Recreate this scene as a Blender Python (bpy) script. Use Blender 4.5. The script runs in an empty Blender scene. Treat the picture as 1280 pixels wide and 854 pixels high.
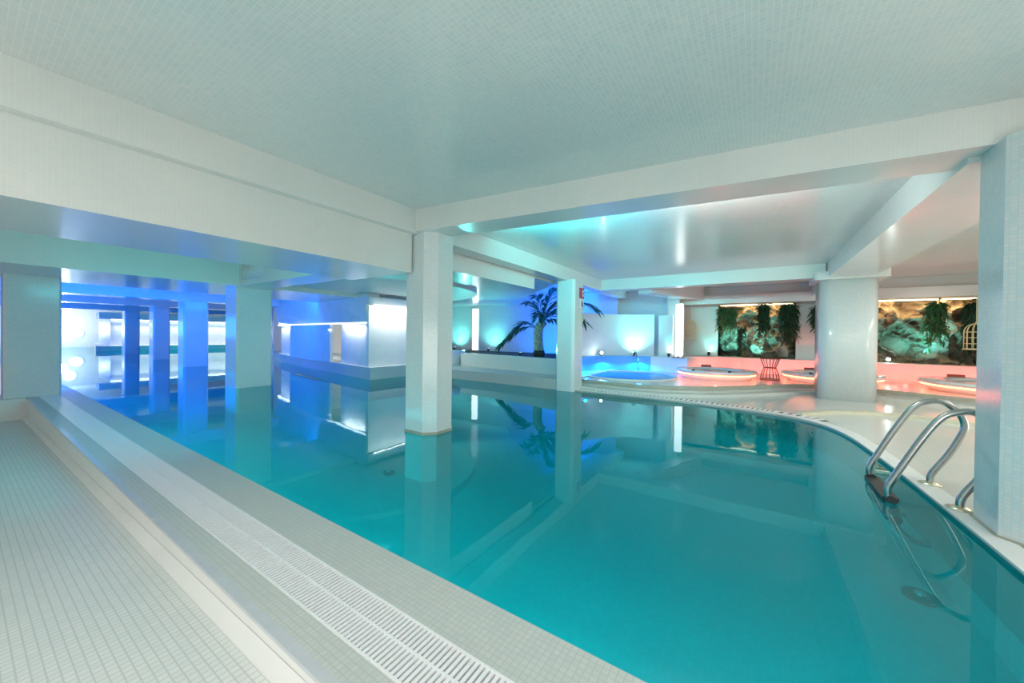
import bpy, bmesh, math, random
from mathutils import Vector, Matrix

random.seed(7)
SC = bpy.context.scene
COL = SC.collection
PI = math.pi

# ------------------------------------------------------------------ camera
# World: X runs along the cross beams, Y along the drain channel, water level z = 0.
H = 1.30
F_PX, PITCH, CY, ROLL = 459.133, -0.0077650, -4.6607, 0.0112875
AZ = math.radians(33.364)
VIEW = Vector((math.cos(AZ), math.sin(AZ), 0))
RIGHT = Vector((math.sin(AZ), -math.cos(AZ), 0))

def cam_to_world(dx, dy, dz):            # dx right, dy forward, dz up in the camera frame
    c, s = math.cos(PITCH), math.sin(PITCH)
    dy, dz = dy * c - dz * s, dy * s + dz * c
    c, s = math.cos(ROLL), math.sin(ROLL)
    dx, dz = dx * c - dz * s, dx * s + dz * c
    return RIGHT * dx + VIEW * dy + Vector((0, 0, dz))

cd = bpy.data.cameras.new('camera')
cam = bpy.data.objects.new('camera', cd); COL.objects.link(cam)
ax, ay, azv = cam_to_world(1, 0, 0), cam_to_world(0, 0, 1), cam_to_world(0, -1, 0)
M4 = Matrix(((ax.x, ay.x, azv.x, 0), (ax.y, ay.y, azv.y, 0), (ax.z, ay.z, azv.z, H), (0, 0, 0, 1)))
cam.matrix_world = M4
cd.sensor_fit = 'HORIZONTAL'; cd.sensor_width = 36.0
cd.lens = F_PX / 1280 * 36.0
cd.shift_y = CY / 1280.0
cd.clip_start = 0.05; cd.clip_end = 200
SC.camera = cam

# ------------------------------------------------------------------ world, view
w = bpy.data.worlds.new('world'); SC.world = w; w.use_nodes = True
w.node_tree.nodes['Background'].inputs['Color'].default_value = (1.0, 0.98, 0.96, 1)
w.node_tree.nodes['Background'].inputs['Strength'].default_value = 0.65
SC.view_settings.view_transform = 'Standard'
SC.view_settings.look = 'None'
SC.view_settings.exposure = 0.10
SC.view_settings.gamma = 1.0
SC.view_settings.use_curve_mapping = False
try:
    SC.cycles.use_denoising = True
    SC.cycles.max_bounces = 10
    SC.cycles.transparent_max_bounces = 16
    SC.cycles.caustics_reflective = False
    SC.cycles.caustics_refractive = False
    SC.cycles.sample_clamp_indirect = 4.0
except Exception:
    pass

def area(name, loc, target, sx, sy, power, col, spread=PI):
    d = bpy.data.lights.new(name, 'AREA'); d.shape = 'RECTANGLE'; d.size = sx; d.size_y = sy
    d.energy = power; d.color = col; d.spread = spread
    o = bpy.data.objects.new(name, d); COL.objects.link(o)
    o.location = loc
    v = Vector(target) - Vector(loc)
    o.rotation_euler = v.to_track_quat('-Z', 'Y').to_euler()
    return o
def strip(name, a, b, normal, width, power, col, spread=PI):
    """rectangular strip lamp from a to b, width across, shining along normal"""
    a, b, n = Vector(a), Vector(b), Vector(normal).normalized()
    d = bpy.data.lights.new(name, 'AREA'); d.shape = 'RECTANGLE'
    d.size = (b - a).length; d.size_y = width; d.energy = power; d.color = col; d.spread = spread
    o = bpy.data.objects.new(name, d); COL.objects.link(o)
    x = (b - a).normalized(); zz = -n; y = zz.cross(x)
    c = (a + b) / 2
    o.matrix_world = Matrix(((x.x, y.x, zz.x, c.x), (x.y, y.y, zz.y, c.y), (x.z, y.z, zz.z, c.z), (0, 0, 0, 1)))
    return o
def spot(name, loc, target, power, col, angle=70, blend=0.6, rad=0.04):
    d = bpy.data.lights.new(name, 'SPOT'); d.energy = power; d.color = col
    d.spot_size = math.radians(angle); d.spot_blend = blend; d.shadow_soft_size = rad
    o = bpy.data.objects.new(name, d); COL.objects.link(o); o.location = loc
    o.rotation_euler = (Vector(target) - Vector(loc)).to_track_quat('-Z', 'Y').to_euler()
    return o
def point(name, loc, power, col, rad=0.05):
    d = bpy.data.lights.new(name, 'POINT'); d.energy = power; d.color = col; d.shadow_soft_size = rad
    o = bpy.data.objects.new(name, d); COL.objects.link(o); o.location = loc
    return o

NEUTRAL = (1.0, 0.95, 0.91)
CYAN = (0.16, 0.95, 0.86)
BLUE = (0.0, 0.15, 1.0)
RED = (1.0, 0.06, 0.05)
WARM = (1.0, 0.62, 0.26)
# general fill: unseen lamps added over the dry deck on the photographer's side
area('deck_fill_lamp', (-2.2, 0.8, 2.85), (-2.2, 0.8, 0), 2.2, 3.0, 92, NEUTRAL)
area('deck_fill_lamp', (1.0, -3.6, 2.85), (1.0, -3.6, 0), 3.5, 1.6, 88, NEUTRAL)
# unseen area lights added near the floor to brighten and neutralise the ceiling
area('deck_ceiling_fill', (-1.6, -2.0, 0.55), (2.6, 2.2, 2.9), 2.2, 2.2, 62, (1.0, 0.96, 0.93))
area('bay_ceiling_fill', (5.6, -4.6, 0.55), (6.2, 0.8, 2.9), 1.8, 1.8, 55, (1.0, 0.97, 0.93))
area('lounge_fill_lamp', (8.0, -4.8, 2.85), (8.0, -4.8, 0), 4.0, 1.2, 110, (1.0, 0.95, 0.82))  # another added fill lamp out of view, for the lounge side
# underwater lamps in the near pool wall, below the coping
strip('pool_lamp_strip', (1.46, -0.6, -0.35), (1.46, 10.5, -0.35), (1, 0, -0.35), 0.2, 60, (0.75, 1.0, 1.0))
strip('pool_lamp_strip', (1.46, 11.5, -0.35), (1.46, 30, -0.35), (1, 0, -0.35), 0.25, 160, (0.02, 0.35, 1.0))
# blue wash of the long left hall
strip('hall_blue_strip', (0.60, 13, 1.5), (0.60, 38, 1.5), (1, 0, 0.12), 0.9, 680, BLUE)
# added fill strips hidden behind the beams, to colour and lift the bays
strip('beam_fill_teal', (1.2, 5.10, 2.35), (4.6, 5.10, 2.35), (-0.1, 1, -0.45), 0.2, 62, (0.06, 0.76, 0.82))
strip('beam_fill_blue', (0.8, 12.65, 2.5), (7.2, 12.65, 2.5), (0, 1, -0.3), 0.2, 200, (0.0, 0.15, 1.0))
strip('beam_fill_cyan', (3.95, 2.9, 2.76), (4.08, 1.3, 2.76), (1, 0.08, 0.05), 0.16, 40, (0.06, 0.92, 0.95), 1.7)
strip('beam_fill_white', (4.12, 0.9, 2.74), (4.22, -0.3, 2.74), (1, 0.05, -0.25), 0.2, 46, (0.92, 1.0, 0.96))
strip('alcove_fill_blue', (9.9, 4.8, 2.70), (12.4, 4.8, 2.70), (0.3, 1, -0.35), 0.15, 95, (0.0, 0.13, 1.0))

# ------------------------------------------------------------------ materials
MATS = {}
def new_mat(name):
    m = bpy.data.materials.new(name); m.use_nodes = True
    nt = m.node_tree; b = nt.nodes['Principled BSDF']
    MATS[name] = m
    return m, nt, b
def N(nt, t, **kw):
    n = nt.nodes.new(t)
    for k, v in kw.items(): setattr(n, k, v)
    return n
def mosaic(name, c1, c2, grout, size=0.025, rough=0.25, mortar=0.06, bump=0.12, coat=0.0, tint=None):
    m, nt, b = new_mat(name)
    uv = N(nt, 'ShaderNodeUVMap')
    br = N(nt, 'ShaderNodeTexBrick', offset=0.0, squash=1.0)
    br.inputs['Color1'].default_value = (*c1, 1); br.inputs['Color2'].default_value = (*c2, 1)
    br.inputs['Mortar'].default_value = (*grout, 1)
    br.inputs['Scale'].default_value = 1.0
    br.inputs['Mortar Size'].default_value = size * mortar
    br.inputs['Mortar Smooth'].default_value = 0.1
    br.inputs['Bias'].default_value = 0.0
    br.inputs['Brick Width'].default_value = size; br.inputs['Row Height'].default_value = size
    nt.links.new(uv.outputs['UV'], br.inputs['Vector'])
    # slow, patchy tone drift of the laid sheets
    no = N(nt, 'ShaderNodeTexNoise'); no.inputs['Scale'].default_value = 1.3; no.inputs['Detail'].default_value = 3
    nt.links.new(uv.outputs['UV'], no.inputs['Vector'])
    mix = N(nt, 'ShaderNodeMix', data_type='RGBA', blend_type='MULTIPLY')
    rmp = N(nt, 'ShaderNodeValToRGB')
    rmp.color_ramp.elements[0].position = 0.35; rmp.color_ramp.elements[0].color = (0.93, 0.96, 0.97, 1)
    rmp.color_ramp.elements[1].position = 0.7; rmp.color_ramp.elements[1].color = (1, 1, 1, 1)
    nt.links.new(no.outputs['Fac'], rmp.inputs['Fac'])
    mix.inputs[0].default_value = 1.0
    nt.links.new(br.outputs['Color'], mix.inputs[6]); nt.links.new(rmp.outputs['Color'], mix.inputs[7])
    nt.links.new(mix.outputs[2], b.inputs['Base Color'])
    bp = N(nt, 'ShaderNodeBump', invert=True); bp.inputs['Strength'].default_value = bump
    bp.inputs['Distance'].default_value = 0.002
    nt.links.new(br.outputs['Fac'], bp.inputs['Height'])
    nt.links.new(bp.outputs['Normal'], b.inputs['Normal'])
    b.inputs['Roughness'].default_value = rough
    b.inputs['Coat Weight'].default_value = coat
    b.inputs['Coat Roughness'].default_value = 0.12
    return m
def plain(name, col, rough=0.5, metal=0.0, noise=0.0, nscale=8.0, bump=0.0):
    m, nt, b = new_mat(name)
    b.inputs['Base Color'].default_value = (*col, 1); b.inputs['Roughness'].default_value = rough
    b.inputs['Metallic'].default_value = metal
    if noise or bump:
        tc = N(nt, 'ShaderNodeTexCoord'); no = N(nt, 'ShaderNodeTexNoise')
        no.inputs['Scale'].default_value = nscale; no.inputs['Detail'].default_value = 4
        nt.links.new(tc.outputs['Object'], no.inputs['Vector'])
        if noise:
            r = N(nt, 'ShaderNodeValToRGB')
            lo = tuple(c * (1 - noise) for c in col); hi = tuple(min(1, c * (1 + noise * 0.6)) for c in col)
            r.color_ramp.elements[0].position = 0.3; r.color_ramp.elements[0].color = (*lo, 1)
            r.color_ramp.elements[1].position = 0.7; r.color_ramp.elements[1].color = (*hi, 1)
            nt.links.new(no.outputs['Fac'], r.inputs['Fac']); nt.links.new(r.outputs['Color'], b.inputs['Base Color'])
        if bump:
            bp = N(nt, 'ShaderNodeBump'); bp.inputs['Strength'].default_value = bump
            bp.inputs['Distance'].default_value = 0.02
            nt.links.new(no.outputs['Fac'], bp.inputs['Height']); nt.links.new(bp.outputs['Normal'], b.inputs['Normal'])
    return m
def emit(name, col, strength):
    m, nt, b = new_mat(name)
    b.inputs['Base Color'].default_value = (*col, 1)
    b.inputs['Emission Color'].default_value = (*col, 1)
    b.inputs['Emission Strength'].default_value = strength
    return m

mosaic('ceiling_mosaic', (0.82, 0.83, 0.80), (0.73, 0.79, 0.77), (0.88, 0.89, 0.86), 0.030, 0.22, 0.07, 0.35, coat=0.25)
mosaic('beam_mosaic', (0.82, 0.83, 0.79), (0.79, 0.81, 0.78), (0.84, 0.85, 0.81), 0.025, 0.22, 0.07, 0.2, coat=0.2)
mosaic('wall_mosaic', (0.83, 0.84, 0.80), (0.77, 0.80, 0.77), (0.78, 0.79, 0.74), 0.025, 0.26, 0.07, 0.12)
mosaic('column_mosaic', (0.82, 0.84, 0.82), (0.70, 0.80, 0.82), (0.74, 0.76, 0.72), 0.025, 0.16, 0.08, 0.2, coat=0.3)
mosaic('floor_mosaic', (0.84, 0.85, 0.82), (0.79, 0.81, 0.78), (0.66, 0.67, 0.63), 0.035, 0.38, 0.09, 0.25)
mosaic('coping_mosaic', (0.66, 0.68, 0.64), (0.61, 0.64, 0.61), (0.56, 0.57, 0.53), 0.028, 0.42, 0.08, 0.15)
mosaic('deck_mosaic', (0.74, 0.75, 0.70), (0.68, 0.70, 0.66), (0.62, 0.62, 0.57), 0.028, 0.22, 0.08, 0.1)
mosaic('blue_mosaic', (0.16, 0.52, 0.93), (0.12, 0.46, 0.88), (0.18, 0.50, 0.85), 0.025, 0.3, 0.07, 0.1)
mosaic('pool_mosaic', (0.70, 0.88, 0.86), (0.56, 0.80, 0.80), (0.62, 0.80, 0.78), 0.03, 0.5, 0.08, 0.05)
plain('smooth_plaster', (0.82, 0.83, 0.80), 0.45, noise=0.04, nscale=3)
plain('white_plastic', (0.92, 0.92, 0.93), 0.35)
plain('channel_dark', (0.30, 0.31, 0.32), 0.7)
plain('slot_black', (0.02, 0.02, 0.02), 0.8)
plain('edge_tile', (0.60, 0.63, 0.66), 0.30, noise=0.06)
plain('step_stone', (0.42, 0.41, 0.33), 0.45, noise=0.12)
plain('beige_lip', (0.66, 0.65, 0.50), 0.45, noise=0.08)
plain('steel', (0.46, 0.46, 0.44), 0.26, metal=1.0)
plain('brass_plate', (0.80, 0.76, 0.55), 0.25, metal=0.9)
plain('black_plastic', (0.02, 0.022, 0.022), 0.4)
plain('dark_metal', (0.05, 0.05, 0.05), 0.4, metal=0.6)
plain('tub_acrylic', (0.72, 0.75, 0.76), 0.15)
plain('cage_paint', (0.80, 0.76, 0.42), 0.4)
plain('wire_brown', (0.22, 0.10, 0.05), 0.45, metal=0.4)
plain('leaf_dark', (0.03, 0.10, 0.05), 0.45, noise=0.4, nscale=20)
plain('leaf_mid', (0.05, 0.20, 0.07), 0.45, noise=0.4, nscale=20)
plain('palm_leaf', (0.03, 0.13, 0.10), 0.4, noise=0.3, nscale=12)
plain('palm_trunk', (0.45, 0.50, 0.38), 0.8, noise=0.5, nscale=14, bump=0.8)
plain('stem', (0.10, 0.09, 0.05), 0.7, noise=0.3)
plain('pot', (0.03, 0.03, 0.03), 0.6)
plain('soil', (0.05, 0.04, 0.03), 0.9, noise=0.4, nscale=20)
plain('niche_dark', (0.03, 0.03, 0.03), 0.8)
plain('sign_red', (0.45, 0.03, 0.05), 0.35)
plain('sign_white', (0.85, 0.85, 0.82), 0.4)
plain('pillow_red', (0.40, 0.08, 0.06), 0.6)
emit('led_white', (1.0, 1.0, 0.97), 2.4)
emit('led_cool', (0.85, 0.94, 1.0), 2.2)
emit('led_red', (1.0, 0.22, 0.10), 7.0)
emit('lamp_lens', (0.85, 1.0, 0.97), 25.0)
emit('led_amber', (1.0, 0.84, 0.58), 2.4)

def rock_mat():
    m, nt, b = new_mat('rock')
    tc = N(nt, 'ShaderNodeTexCoord')
    no = N(nt, 'ShaderNodeTexNoise'); no.inputs['Scale'].default_value = 1.5; no.inputs['Detail'].default_value = 9
    no.inputs['Distortion'].default_value = 0.5
    nt.links.new(tc.outputs['Object'], no.inputs['Vector'])
    r = N(nt, 'ShaderNodeValToRGB'); e = r.color_ramp.elements
    e[0].position = 0.36; e[0].color = (0.10, 0.075, 0.05, 1)
    e[1].position = 0.70; e[1].color = (0.50, 0.47, 0.42, 1)
    k = e.new(0.53); k.color = (0.32, 0.27, 0.21, 1)
    nt.links.new(no.outputs['Fac'], r.inputs['Fac']); nt.links.new(r.outputs['Color'], b.inputs['Base Color'])
    b.inputs['Roughness'].default_value = 0.75
    n2 = N(nt, 'ShaderNodeTexNoise'); n2.inputs['Scale'].default_value = 14; n2.inputs['Detail'].default_value = 6
    nt.links.new(tc.outputs['Object'], n2.inputs['Vector'])
    bp = N(nt, 'ShaderNodeBump'); bp.inputs['Strength'].default_value = 0.7; bp.inputs['Distance'].default_value = 0.04
    nt.links.new(n2.outputs['Fac'], bp.inputs['Height']); nt.links.new(bp.outputs['Normal'], b.inputs['Normal'])
rock_mat()

def water_mat(name, tint, scatter, haze, bump=0.02, scale=2.2):
    """clear coloured water: light passes with the tint of the water, the surface mirrors by Fresnel"""
    m = bpy.data.materials.new(name); m.use_nodes = True; MATS[name] = m
    nt = m.node_tree; nt.nodes.clear()
    out = N(nt, 'ShaderNodeOutputMaterial'); mx = N(nt, 'ShaderNodeMixShader')
    tr = N(nt, 'ShaderNodeBsdfTransparent'); gl = N(nt, 'ShaderNodeBsdfGlossy'); fr = N(nt, 'ShaderNodeFresnel')
    df = N(nt, 'ShaderNodeBsdfDiffuse'); tl = N(nt, 'ShaderNodeBsdfTranslucent'); body = N(nt, 'ShaderNodeMixShader'); sc = N(nt, 'ShaderNodeMixShader')
    tr.inputs['Color'].default_value = (*tint, 1)
    df.inputs['Color'].default_value = (*scatter, 1); tl.inputs['Color'].default_value = (*scatter, 1)
    sc.inputs[0].default_value = 0.35; body.inputs[0].default_value = haze      # suspended light of the lit water
    gl.inputs['Color'].default_value = (0.78, 0.97, 1, 1); gl.inputs['Roughness'].default_value = 0.015
    fr.inputs['IOR'].default_value = 1.33
    tc = N(nt, 'ShaderNodeTexCoord'); no = N(nt, 'ShaderNodeTexNoise')
    no.inputs['Scale'].default_value = scale; no.inputs['Detail'].default_value = 2.0
    nt.links.new(tc.outputs['Object'], no.inputs['Vector'])
    bp = N(nt, 'ShaderNodeBump'); bp.inputs['Strength'].default_value = bump; bp.inputs['Distance'].default_value = 0.05
    nt.links.new(no.outputs['Fac'], bp.inputs['Height'])
    nt.links.new(bp.outputs['Normal'], gl.inputs['Normal'])
    nt.links.new(df.outputs[0], sc.inputs[1]); nt.links.new(tl.outputs[0], sc.inputs[2])
    nt.links.new(tr.outputs[0], body.inputs[1]); nt.links.new(sc.outputs[0], body.inputs[2])
    nt.links.new(fr.outputs['Fac'], mx.inputs[0]); nt.links.new(body.outputs[0], mx.inputs[1]); nt.links.new(gl.outputs[0], mx.inputs[2])
    nt.links.new(mx.outputs[0], out.inputs['Surface'])
water_mat('pool_water', (0.001, 0.69, 0.77), (0.0, 0.54, 0.62), 0.30)
water_mat('tub_water', (0.55, 0.85, 0.92), (0.5, 0.62, 0.68), 0.6, 0.004, 3)
water_mat('plunge_water', (0.25, 0.60, 0.80), (0.10, 0.50, 0.86), 0.85, 0.004, 3)

# ------------------------------------------------------------------ mesh helpers
class MB:
    def __init__(self): self.v = []; self.f = []; self.sm = []
    def quad(self, *idx, smooth=False): self.f.append(tuple(idx)); self.sm.append(smooth)
    def box(self, x0, x1, y0, y1, z0, z1):
        b = len(self.v)
        for z in (z0, z1):
            for (x, y) in ((x0, y0), (x1, y0), (x1, y1), (x0, y1)): self.v.append((x, y, z))
        for q in ((3, 2, 1, 0), (4, 5, 6, 7), (0, 1, 5, 4), (1, 2, 6, 5), (2, 3, 7, 6), (3, 0, 4, 7)):
            self.quad(*[b + i for i in q])
        return self
    def prism(self, poly, z0, z1, smooth=False):
        """vertical prism over a plan polygon (counter-clockwise); z0, z1 may be callables of (x, y)"""
        b = len(self.v); n = len(poly)
        g = (lambda z: z if callable(z) else (lambda x, y: z))
        for zz in (g(z0), g(z1)):
            for (x, y) in poly: self.v.append((x, y, zz(x, y)))
        self.f.append(tuple(b + i for i in reversed(range(n)))); self.sm.append(False)
        self.f.append(tuple(b + n + i for i in range(n))); self.sm.append(False)
        for i in range(n):
            j = (i + 1) % n
            self.quad(b + i, b + j, b + n + j, b + n + i, smooth=smooth)
        return self
    def hexa(self, bottom, top):
        """box with arbitrary corners: 4 bottom points (ccw from above), 4 top points"""
        b = len(self.v); self.v += list(bottom) + list(top)
        for q in ((3, 2, 1, 0), (4, 5, 6, 7), (0, 1, 5, 4), (1, 2, 6, 5), (2, 3, 7, 6), (3, 0, 4, 7)):
            self.quad(*[b + i for i in q])
        return self
    def ribbon(self, a, bpts, z0, z1):
        """solid strip between two plan polylines of equal length"""
        n = len(a)
        for i in range(n - 1):
            self.hexa([(*a[i], z0), (*a[i + 1], z0), (*bpts[i + 1], z0), (*bpts[i], z0)],
                      [(*a[i], z1), (*a[i + 1], z1), (*bpts[i + 1], z1), (*bpts[i], z1)])
        return self
    def tube(self, pts, r, seg=8, cap=True):
        pts = [Vector(p) for p in pts]; n = len(pts); b = len(self.v)
        rr = r if isinstance(r, (list, tuple)) else [r] * n
        t0 = (pts[1] - pts[0]).normalized()
        up = Vector((0, 0, 1)) if abs(t0.z) < 0.9 else Vector((1, 0, 0))
        u = t0.cross(up).normalized()
        for i in range(n):
            t = (pts[min(i + 1, n - 1)] - pts[max(i - 1, 0)]).normalized()
            u = (u - t * u.dot(t)).normalized(); v = t.cross(u)
            for k in range(seg):
                a = 2 * PI * k / seg
                self.v.append(tuple(pts[i] + (u * math.cos(a) + v * math.sin(a)) * rr[i]))
        for i in range(n - 1):
            for k in range(seg):
                k2 = (k + 1) % seg
                self.quad(b + i * seg + k, b + i * seg + k2, b + (i + 1) * seg + k2, b + (i + 1) * seg + k, smooth=True)
        if cap:
            self.f.append(tuple(b + k for k in reversed(range(seg)))); self.sm.append(False)
            self.f.append(tuple(b + (n - 1) * seg + k for k in range(seg))); self.sm.append(False)
        return self
    def lathe(self, prof, c=(0, 0, 0), seg=24, smooth=True, sx=1.0, sy=1.0):
        n = len(prof); rings = []
        for (r, z) in prof:
            b = len(self.v)
            if r <= 1e-6:
                self.v.append((c[0], c[1], c[2] + z)); rings.append([b] * seg)
            else:
                for k in range(seg):
                    a = 2 * PI * k / seg
                    self.v.append((c[0] + r * sx * math.cos(a), c[1] + r * sy * math.sin(a), c[2] + z))
                rings.append([b + k for k in range(seg)])
        for i in range(n - 1):
            A, B = rings[i], rings[i + 1]
            for k in range(seg):
                k2 = (k + 1) % seg; q = []
                for t in (A[k], A[k2], B[k2], B[k]):
                    if t not in q: q.append(t)
                if len(q) >= 3: self.quad(*q, smooth=smooth)
        if prof[0][0] > 1e-6:
            self.f.append(tuple(reversed(rings[0]))); self.sm.append(False)
        if prof[-1][0] > 1e-6:
            self.f.append(tuple(rings[-1])); self.sm.append(False)
        return self
    def disc(self, c, r, seg=56):
        b = len(self.v)
        for k in range(seg):
            a = 2 * PI * k / seg; self.v.append((c[0] + r * math.cos(a), c[1] + r * math.sin(a), c[2]))
        self.f.append(tuple(range(b, b + seg))); self.sm.append(False)
        return self
    def torus(self, c, R, r, seg=32, s2=8, sx=1.0, sy=1.0):
        b = len(self.v)
        for i in range(seg):
            a = 2 * PI * i / seg
            for k in range(s2):
                t = 2 * PI * k / s2; q = R + r * math.cos(t)
                self.v.append((c[0] + q * sx * math.cos(a), c[1] + q * sy * math.sin(a), c[2] + r * math.sin(t)))
        for i in range(seg):
            for k in range(s2):
                i2, k2 = (i + 1) % seg, (k + 1) % s2
                self.quad(b + i * s2 + k, b + i2 * s2 + k, b + i2 * s2 + k2, b + i * s2 + k2, smooth=True)
        return self
    def leaf(self, p, d, n, L, wd, droop=0.0):
        """a pointed, folded leaf starting at p along d"""
        p, d, n = Vector(p), Vector(d).normalized(), Vector(n)
        s = d.cross(n)
        if s.length < 1e-4: s = d.cross(Vector((0.3, 0.9, 0.1)))
        s.normalize(); n = s.cross(d)
        b = len(self.v)
        m = p + d * L * 0.45 - n * wd * 0.18; t = p + d * L - Vector((0, 0, droop * L))
        self.v += [tuple(p), tuple(m + s * wd * 0.5 + n * wd * 0.2), tuple(t), tuple(m - s * wd * 0.5 + n * wd * 0.2), tuple(m)]
        self.quad(b, b + 1, b + 4); self.quad(b + 1, b + 2, b + 4); self.quad(b + 2, b + 3, b + 4); self.quad(b + 3, b, b + 4)
    def mesh(self, name, mat, recalc=True):
        me = bpy.data.meshes.new(name); me.from_pydata(self.v, [], self.f)
        me.polygons.foreach_set('use_smooth', self.sm)
        if recalc:
            bm = bmesh.new(); bm.from_mesh(me); bmesh.ops.recalc_face_normals(bm, faces=bm.faces); bm.to_mesh(me); bm.free()
        me.materials.append(MATS[mat])
        uvl = me.uv_layers.new(name='UVMap')
        data = [0.0] * (2 * len(me.loops)); vs = me.vertices
        for p in me.polygons:                       # box mapping in metres
            nx, ny, nz = abs(p.normal.x), abs(p.normal.y), abs(p.normal.z)
            for li in p.loop_indices:
                co = vs[me.loops[li].vertex_index].co
                if nz >= nx and nz >= ny: uu = (co.x, co.y)
                elif nx >= ny: uu = (co.y, co.z)
                else: uu = (co.x, co.z)
                data[2 * li], data[2 * li + 1] = uu
        uvl.data.foreach_set('uv', data)
        return me
    def build(self, name, mat, parent=None, recalc=True):
        o = bpy.data.objects.new(name, self.mesh(name, mat, recalc)); COL.objects.link(o)
        if parent: o.parent = parent
        return o
def tag(o, label=None, cat=None, group=None, kind=None):
    if label: o['label'] = label
    if cat: o['category'] = cat
    if group: o['group'] = group
    if kind: o['kind'] = kind
    return o
def struct(name, mb, mat, label=None, cat=None, group=None, parent=None):
    o = mb.build(name, mat, parent)
    if parent is None: tag(o, label, cat, group, 'structure')
    return o
def empty(name, loc, label, cat, group=None):
    o = bpy.data.objects.new(name, None); COL.objects.link(o); o.location = loc
    o.empty_display_size = 0.1
    return tag(o, label, cat, group)
def part(mb, name, mat, thing, kind=None, label=None):
    """part given in world coordinates, parented to a thing placed at its base"""
    o = mb.build(name, mat); o.parent = thing
    q = thing; inv = Vector((0, 0, 0))
    while q is not None: inv += q.location; q = q.parent
    o.matrix_parent_inverse = Matrix.Translation(-inv) if thing.parent is None else Matrix.Identity(4)
    if kind: o['kind'] = kind
    if label: o['label'] = label
    return o
def chamfer_rect(x0, x1, y0, y1, c):
    return [(x0 + c, y0), (x1 - c, y0), (x1, y0 + c), (x1, y1 - c), (x1 - c, y1), (x0 + c, y1), (x0, y1 - c), (x0, y0 + c)]
def round_rect(x0, x1, y0, y1, r, n=6):
    p = []
    for (cx, cy, a0) in ((x1 - r, y0 + r, -90), (x1 - r, y1 - r, 0), (x0 + r, y1 - r, 90), (x0 + r, y0 + r, 180)):
        for i in range(n + 1):
            a = math.radians(a0 + 90 * i / n); p.append((cx + r * math.cos(a), cy + r * math.sin(a)))
    return p
def arc(c, r, a0, a1, n):
    return [(c[0] + r * math.cos(math.radians(a0 + (a1 - a0) * i / n)), c[1] + r * math.sin(math.radians(a0 + (a1 - a0) * i / n))) for i in range(n + 1)]
def smooth_poly(pts, n=6):
    """Catmull-Rom through plan points"""
    out = []
    P = [pts[0]] + list(pts) + [pts[-1]]
    for i in range(1, len(P) - 2):
        for k in range(n):
            t = k / n; a, b, c, d = P[i - 1], P[i], P[i + 1], P[i + 2]
            out.append(tuple(0.5 * (2 * b[j] + (c[j] - a[j]) * t + (2 * a[j] - 5 * b[j] + 4 * c[j] - d[j]) * t * t + (3 * b[j] - a[j] - 3 * c[j] + d[j]) * t ** 3) for j in range(len(b))))
    out.append(tuple(pts[-1])); return out
def offset_line(pts, d):
    """offset an open plan polyline to its right by d"""
    out = []
    for i in range(len(pts)):
        a = Vector(pts[max(i - 1, 0)]); b = Vector(pts[min(i + 1, len(pts) - 1)])
        t = (b - a).normalized(); out.append((pts[i][0] + t.y * d, pts[i][1] - t.x * d))
    return out

# ------------------------------------------------------------------ pool and ground
DECK = 0.012
# far and right rim of the pool, from the far column round the rounded corner to behind the near column
RIM = smooth_poly([(8.02, 3.94), (8.08, 2.6), (8.00, 1.6), (7.84, 0.5), (7.60, -0.35), (7.20, -0.83), (6.55, -1.07),
                   (5.60, -1.17), (4.60, -1.23), (3.30, -1.28), (1.43, -1.32)], 6)
WATER = [(1.43, -1.32), (1.43, 43.0), (12.5, 43.0), (12.5, 30.0), (9.2, 21.0), (8.0, 17.6), (6.9, 11.8), (6.44, 9.0), (8.15, 9.0), (8.15, 7.35)] + RIM[:-1]
WATER = list(reversed(WATER))
mb = MB(); b0 = len(mb.v)
mb.v += [(x, y, -0.015) for x, y in WATER]; mb.f.append(tuple(range(len(WATER)))); mb.sm.append(False)
wo = mb.build('pool_water', 'pool_water')
bmw = bmesh.new(); bmw.from_mesh(wo.data); bmesh.ops.triangulate(bmw, faces=bmw.faces)
bmw.to_mesh(wo.data); bmw.free()
tag(wo, 'clear turquoise pool water, blue in the long hall', 'water', kind='structure')
PD = -0.62
mb = MB(); mb.prism(WATER, PD - 0.1, PD)
struct('pool_floor', mb, 'pool_mosaic', 'turquoise mosaic floor under the pool water', 'pool floor')
mb = MB(); n = len(WATER); b0 = 0
for (x, y) in WATER: mb.v += [(x, y, PD), (x, y, -0.02)]
for i in range(n):
    j = (i + 1) % n; mb.quad(2 * i, 2 * i + 1, 2 * j + 1, 2 * j)
struct('pool_wall', mb, 'pool_mosaic', 'turquoise mosaic side walls below the waterline', 'pool wall')

# near coping between drain and water, strip beside the drain, stepped edge
mb = MB(); mb.box(1.15, 1.43, -3.0, 12.4, -0.5, 0.0)
struct('coping_near', mb, 'coping_mosaic', 'pale mosaic coping strip between drain grate and water', 'coping')
mb = MB(); mb.box(0.79, 0.905, -3.0, 12.4, -0.5, 0.0)
struct('kerb_strip', mb, 'coping_mosaic', 'narrow pale mosaic strip beside the drain grate', 'kerb')
mb = MB(); mb.box(0.752, 0.79, -3.0, 12.4, -0.6, -0.018)
struct('kerb_face', mb, 'smooth_plaster', 'pale upright face of the kerb above the sloping deck', 'kerb')
mb = MB(); mb.box(0.748, 0.79, -3.0, 3.45, -0.018, 0.0); mb.box(0.748, 0.79, 3.47, 12.4, -0.018, 0.0)
struct('kerb_edge', mb, 'edge_tile', 'grey glazed edge tile along the step down', 'kerb')
mb = MB(); mb.box(0.905, 1.15, -3.0, 12.4, -0.5, -0.10)
struct('drain_channel', mb, 'channel_dark', 'dark channel under the white drain grate', 'drain')
def zr(x, y): return -0.11 - 0.0285 * (y - 1.53)
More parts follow.
